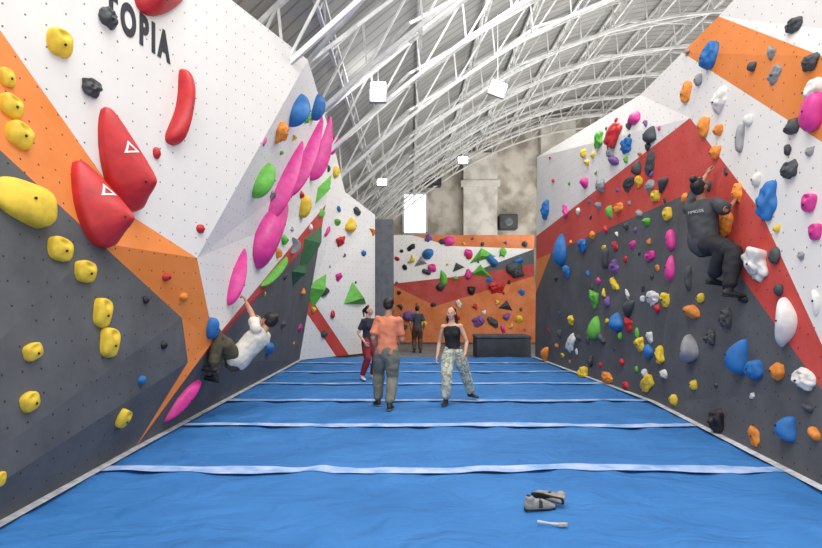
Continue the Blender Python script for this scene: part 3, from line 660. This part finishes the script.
        sh_o = linkmesh('shoe', fused(b, .009, 3), st['shoe'], root)
        b = bmesh.new(); tube(b, [an-td*.075*s+dn*.086*s, an+dn*.086*s, an+td*.10*s+dn*.087*s, an+td*.19*s+dn*.086*s], [(.034*s, .009*s), (.039*s, .009*s), (.046*s, .009*s), (.034*s, .009*s)], fx)
        so = obj('sole', b, st['sole'], root); so.parent = sh_o
    linkmesh('body', fused(body, .0075, 2), st['skin'], root)
    for sg in (-1, 1):
        b = bmesh.new(); he(b, sg*.031, .081, -.001, (.011, .007, .005)); obj('eye', b, eye_m, root)
    b = bmesh.new(); he(b, 0, .091, -.058, (.022, .006, .006)); obj('mouth', b, lip_m, root)
    b = bmesh.new(); hv = st.get('hairvol', 0); he(b, 0, -.026, .036, (.081+hv, .092+hv, .086+hv)); he(b, 0, -.04, -.01, (.076+hv, .068+hv, .08))
    if not fem:
        for sg in (-1, 1): he(b, sg*.066, -.008, .02, (.018, .035, .05))
        he(b, 0, .045, .088, (.055, .035, .022))
    if st['hair'] == 'long':
        tube(b, [hc-hF*.07*s+hU*.03*s, hc-hF*.085*s-hU*.08*s, nb-F*.085*s-U*.03*s, up(.36)-F*.14*s], [(.075*s, .04*s), (.095*s, .04*s), (.11*s, .035*s), (.07*s, .02*s)], hR)
    if st['hair'] == 'bun': he(b, 0, -.05, .135, (.048, .05, .042)); he(b, 0, -.045, .10, (.03, .03, .03))
    if st['hair'] == 'tail': tube(b, [hc-hF*.10*s+hU*.05*s, hc-hF*.15*s, hc-hF*.13*s-hU*.15*s], [.03*s, .034*s, .015*s], hR)
    hm_ = fused(b, .008, 2); folds(hm_, 1.0, .005, .005)
    linkmesh('hair', hm_, hair_m, root)
    b = bmesh.new(); u0, slv, pad = st['shirt'][1:]
    torso(b, u0, .485 if slv > 0 else .44, pad, 1, st.get('loose', 0))
    for sd, sg in (('L', -1), ('R', 1)):
        sh, el = J[sd][:2]
        if slv > 0:
            ell(b, sh, ((.056*wk+pad*.8)*s,)*3)
            tube(b, [lerp(up(.43), sh, .5), sh, lerp(sh, el, slv*.6), lerp(sh, el, slv)], [(.06+pad*.8)*s, (.052*wk+pad*.8)*s, (.050*wk+pad)*s, (.050*wk+pad*1.4)*s], F)
        else:
            st_ = up(.40)+R*sg*.075*s
            tube(b, [st_+F*.10*s-U*.08*s, st_+F*.085*s+U*.02*s, up(.49)+R*sg*.085*s+F*.01*s, st_-F*.085*s+U*.02*s, st_-F*.10*s-U*.08*s], [.02*s]*5, R, 8)
    if fem:
        for sg in (-1, 1): ell(b, up(.32)+R*sg*.07*s+F*.075*s, (.07*s, .062*s, .068*s), (R, F, U))
    sm_ = fused(b, .010, 4)
    if st.get('loose', 0): folds(sm_, .8, .013, .008)
    linkmesh('shirt', sm_, st['shirt'][0], root)
    b = bmesh.new(); pm, bag, frac = st['pants']; torso(b, -.12, .085, .014)
    for sd, sg in (('L', -1), ('R', 1)):
        sh, el, wr, hip, kn, an = J[sd]
        pts = [hip+U*.03*s, lerp(hip, kn, .2), lerp(hip, kn, .6), kn]; rs = [.096*s, (.095+bag*.6)*s, (.082+bag)*s, (.064+bag)*s]
        if frac > 1: pts += [lerp(kn, an, .35), lerp(kn, an, frac-1)]; rs += [(.064+bag)*s, (.046+bag*.9)*s]
        tube(b, pts, rs, R, 16)
    pm_ = fused(b, .011, 4)
    if bag > .022: folds(pm_, 1.4, .012, .008)
    linkmesh('trousers' if frac > 1.5 else 'shorts', pm_, pm, root)
    return root, J, (pelvis, U, F, R, s)

black_shoe = mat('black_shoe', (38, 38, 42), .6, .1); white_shoe = mat('white_shoe', (220, 220, 222), .6, .05); grey_sole = mat('grey_sole', (120, 120, 122), .7, .1); dark_sole = mat('dark_sole', (30, 30, 30), .7, .1)
Z_ = (0, 0, 1)
aH = .092
person('person from behind in orange shirt and baggy grey-green trousers, standing on the mat', 1.79, (-.345, 8.63, .915), (.04, 0, 1), (.22, 1, 0),
    {'L': ((.04, .14, -.48), (.4, -1, -.3), 'rel', None, None, .35), 'R': ((-.03, .27, -.33), (.4, -1, -.3), 'rel', None, None, .4)},
    {'L': ((-.50, 8.86, aH), (-.2, 1, .1), (-.35, 1, -.02), (0, 0, -1)), 'R': ((-.30, 8.50, aH), (.1, 1, .1), (.15, 1, -.02), (0, 0, -1))},
    (.4, .9, -.08), Z_, dict(slim=.90, loose=.012, skin=skin('skin_tan', (196, 140, 112)), shoe=black_shoe, sole=grey_sole, hair='short', hairvol=.002, shirt=(mat('orange_shirt', (226, 138, 104), .85, .03), -.06, .72, .014),
    pants=(camo('olive_cloth_mix', [(112, 114, 102), (120, 121, 109), (125, 126, 114), (116, 118, 107)], 7), .028, 1.93)))
person('person in black sleeveless top and pale patterned trousers, standing with feet apart', 1.63, (.735, 9.13, .835), (-.05, 0, 1), (-.3, -1, 0),
    {'R': ((.10, .06, -.52), (.4, -1, 0), 'rel', None, None, .4), 'L': ((.10, .10, -.50), (.5, -1, 0), 'rel', None, None, .4)},
    {'R': ((.60, 8.94, .085), (-.1, -1, .1), (-.35, -1, 0), (0, 0, -1)), 'L': ((1.07, 9.40, .085), (.2, -1, .1), (.6, -.8, 0), (0, 0, -1))},
    (-.3, -.95, .0), Z_, dict(fem=1, skin=skin('skin_light_tan', (222, 174, 148)), shoe=black_shoe, sole=grey_sole, hair='long', shirt=(mat('black_top', (26, 26, 30), .8, .1), .06, 0, .012),
    pants=(camo('pale_camo', [(206, 206, 192), (186, 191, 174), (146, 154, 134), (214, 214, 204)], 11), .032, 1.93)))
person('person in dark shirt and dark red trousers standing left of the orange shirt', 1.62, (-.88, 11.8, .83), (0, 0, 1), (.75, -.65, 0),
    {'R': ((.06, .10, -.48), (.5, -.9, 0), 'rel', None, None, .4), 'L': ((.06, .20, -.38), (.5, -.9, 0), 'rel', None, None, .4)},
    {'R': ((-1.0, 11.7, .085), (.6, -.7, .1), (.4, -.9, 0), (0, 0, -1)), 'L': ((-.80, 11.9, .085), (.6, -.6, .1), (.8, -.5, 0), (0, 0, -1))},
    (.9, -.4, -.02), Z_, dict(fem=1, skin=skin('skin_pale', (218, 172, 148)), shoe=white_shoe, sole=grey_sole, hair='tail', shirt=(mat('navy_shirt', (40, 44, 58), .85, .05), -.04, .65, .014),
    pants=(mat('maroon_cloth', (140, 38, 48), .85, .04), .018, 1.92)))
person('distant person in dark shirt standing before the orange part of back wall', 1.62, (.28, 18.6, .76), (0, 0, 1), (.2, 1, 0),
    {'R': ((.06, .10, -.46), (.4, -1, 0), 'rel', None, None, .4), 'L': ((.07, .04, -.50), (.4, -1, 0), 'rel', None, None, .4)},
    {'R': ((.38, 18.6, .0), (.1, 1, .1), (.2, 1, 0), (0, 0, -1)), 'L': ((.18, 18.65, .0), (-.1, 1, .1), (-.2, 1, 0), (0, 0, -1))},
    (.3, .95, .1), Z_, dict(skin=skin('skin_far', (190, 138, 112)), shoe=black_shoe, sole=dark_sole, hair='short', shirt=(mat('dark_slate_shirt', (60, 66, 78), .85, .1), -.05, .7, .016),
    pants=(mat('brown_cloth', (92, 66, 56), .85, .1), .025, 1.9)))
# climber hanging on the left
l, n, _r = hit(239, 286)
lh = l+n*.07-V((0, 0, .12))
l2, n2, _r = hit(254, 296)
person('person hanging from a pink hold on the left wall, white shirt, dark olive trousers', 1.88, (-2.54, 8.10, .82), (.60, .34, .72), (-.85, .42, .45),
    {'L': (lh, (.6, -.6, -.5), 'abs', n*-.4+V((0, 0, 1)), -n, .75), 'R': (l2+n2*.08-V((0, 0, .14)), (.6, .5, -.5), 'abs', n2*-.5+V((0, 0, 1)), -n2, .75)},
    {'L': ((-2.74, 7.66, .78), (-.25, -.35, 1), (-.85, .1, .2), (-.2, 0, -1)), 'R': ((-2.80, 7.90, .62), (-.1, -.2, 1), (-.85, .1, .2), (-.2, 0, -1))},
    (-.8, .5, .35), (.5, .1, .9), dict(skin=skin('skin_warm', (204, 150, 122)), shoe=black_shoe, sole=dark_sole, hair='short', hairvol=.016, loose=.012, shirt=(mat('cream_shirt', (230, 226, 214), .85, .05), -.06, .55, .028),
    pants=(mat('olive_cloth', (88, 81, 63), .85, .1), .026, 1.92)))
# climber on the right wall
lr_, nr_, _r = hit(739, 196); ll_, nl_, _r = hit(717, 156); fr_, nf_, _r = hit(744, 296); fl_, nfl, _r = hit(728, 284)
rt, J, fr = person('person climbing the right wall in dark grey shirt and black trousers', 1.84, (3.82, 7.10, 2.44), (-.03, .02, 1), (.86, .50, 0),
    {'R': (lr_+nr_*.07-V((0, 0, .10)), (-.2, -.9, -.4), 'abs', -nr_*.4+V((0, 0, 1)), -nr_, .75), 'L': (ll_+nl_*.07-V((0, 0, .12)), (-.6, .6, -.3), 'abs', -nl_*.4+V((0, 0, 1)), -nl_, .75)},
    {'R': (fr_+nf_*.17+V((0, 0, .08)), (.25, -1, .5), (1, -.2, -.1), (0, 0, -1)), 'L': (fl_+nfl*.19+V((0, 0, .08)), (.2, -.9, .5), (1, .1, -.1), (0, 0, -1))},
    (.75, .35, .5), Z_, dict(slim=.95, skin=skin('skin_deep', (176, 122, 96)), shoe=black_shoe, sole=dark_sole, hair='bun', loose=.024, shirt=(mat('charcoal_shirt', (68, 71, 76), .85, .08), -.10, .80, .030),
    pants=(mat('black_cloth', (40, 41, 45), .85, .1), .034, 1.9)))
for (px, py) in ((744, 300), (728, 288)): hold(px, py, 16, 8, 'black', 'edge', 0, 'black foothold under the %s foot of the climber on right wall' % ('right' if px > 735 else 'left'))
label_holds()
pel, U, F, R, s = fr
me = text_mesh('MMGSS', .066, .002, .0)
xs = [v.co.x for v in me.vertices]; mx = (max(xs)+min(xs))/2
for v in me.vertices:
    r = v.co.x-mx; curve = math.sqrt(max(0, 1-(r/.23)**2))
    v.co = pel+U*(.36*s+v.co.y*.8)+R*r*1.0-F*((.106+.039)*s*curve+.010+v.co.z)
o = linkmesh('shirt_print', me, mat('faded_print', (200, 202, 204), .7, .2, 40), rt, False); o['label'] = 'white lettering across the back'

# ------------------------------------------------------------------ things on the floor
pad_m = mat('crash_pad_cloth', (60, 64, 70), .8, .08, 4); pad2 = mat('crash_pad_top', (72, 77, 84), .8, .08, 4)
t = empty('crash_pad', (2.9, 17.1, 0), 'dark grey padded block lying against the far end of mat', 'crash pad')
b = bmesh.new(); box(b, (2.05, 16.6, -.08), (3.70, 17.6, .54), .03); obj('body', b, pad_m, t)
b = bmesh.new(); box(b, (2.03, 16.58, .52), (3.72, 17.62, .62), .04); obj('top_cover', b, pad2, t)
def shoe(loc, rz, roll, label):
    M = Matrix.Translation(loc) @ Matrix.Rotation(rz, 4, 'Z') @ Matrix.Rotation(roll, 4, 'X')
    t = empty('climbing_shoe', loc, label, 'shoe', 'climbing shoes on the mat')
    def put(nm, b, m, vox=.006):
        b.transform(M); return linkmesh(nm, fused(b, vox, 3), m, t)
    b = bmesh.new(); tube(b, [(-.11, 0, .035), (-.06, 0, .045), (.02, 0, .045), (.09, .008, .03), (.135, .015, .018)], [(.05, .028), (.052, .036), (.046, .04), (.03, .042), (.014, .022)], V((0, 0, 1)))
    tube(b, [(-.085, 0, .06), (-.08, 0, .105)], [(.035, .03), (.04, .032)], V((1, 0, 0))); put('upper', b, mat('shoe_upper', (150, 148, 144), .8, .15, 20))
    b = bmesh.new(); tube(b, [(-.12, 0, .012), (-.03, 0, .014), (.06, .005, .009), (.145, .016, .012)], [(.014, .034), (.012, .036), (.01, .046), (.012, .02)], V((0, 0, 1))); put('sole', b, dark_sole)
    b = bmesh.new(); tube(b, [(0, -.042, .03), (.0, -.03, .078), (.0, .01, .092), (.0, .044, .04)], [(.018, .006)]*4, V((1, 0, 0))); put('strap', b, black_shoe)
    b = bmesh.new(); tube(b, [(-.083, 0, .108), (-.08, 0, .113)], [(.032, .022)]*2, V((1, 0, 0))); put('opening', b, dark_sole)
shoe((1.06, 4.46, -.008), .15, 0, 'upright grey and black climbing shoe, front left of the pair on the mat')
shoe((1.16, 4.56, .040), 2.6, 1.25, 'grey and black climbing shoe tipped on its side, behind the upright shoe')
t = empty('brush', (1.09, 4.13, 0), 'thin pale brush lying on the blue mat in front of shoes', 'brush')
b = bmesh.new(); tube(b, [(.98, 4.17, .014), (1.06, 4.14, .013), (1.12, 4.12, .014)], [(.012, .008), (.008, .007), (.012, .008)]); obj('handle', b, mat('pale_plastic', (220, 218, 210), .5, .05), t)
b = bmesh.new(); box(b, (1.12, 4.10, .002), (1.19, 4.13, .026), .004); obj('bristles', b, mat('bristles_m', (190, 186, 176), .9, .3, 60), t)

# ------------------------------------------------------------------ light, world, camera
w = bpy.data.worlds.new('World'); bpy.context.scene.world = w; w.use_nodes = True
bg = w.node_tree.nodes['Background']; bg.inputs[0].default_value = (1, .985, .96, 1); bg.inputs[1].default_value = 1.3
def area(loc, target, size, e, col=(1, .985, .96)):
    L = bpy.data.lights.new('area', 'AREA'); L.shape = 'RECTANGLE'; L.size, L.size_y = size; L.energy = e; L.color = col
    o = bpy.data.objects.new('added_light', L); C.objects.link(o); o.location = loc
    o.rotation_euler = (V(target)-V(loc)).to_track_quat('-Z', 'Y').to_euler()
area((0, 4, 10.5), (0, 7, 0), (7, 5), 640)  # added overhead key above the frame, brightens the near walls and mat
area((4, 12.3, 9.9), (1, 20, 1), (5, 3), 850)  # added light out of frame, brightens the back of the hall and trusses
area((9, 20, 5), (6, 20, 14), (5, 8), 680); area((8.5, 28, 4.6), (5, 29, 14), (5, 8), 580)  # added uplights, unseen behind the right wall, to brighten the roof
cam = bpy.data.cameras.new('Camera'); co = bpy.data.objects.new('Camera', cam); C.objects.link(co)
co.location = CAM; co.rotation_euler = (math.pi/2, 0, 0); cam.sensor_width = 36; cam.lens = 24; cam.shift_y = 26/822; cam.shift_x = 2/822; cam.clip_end = 200
bpy.context.scene.camera = co
bpy.context.scene.view_settings.view_transform = 'Standard'
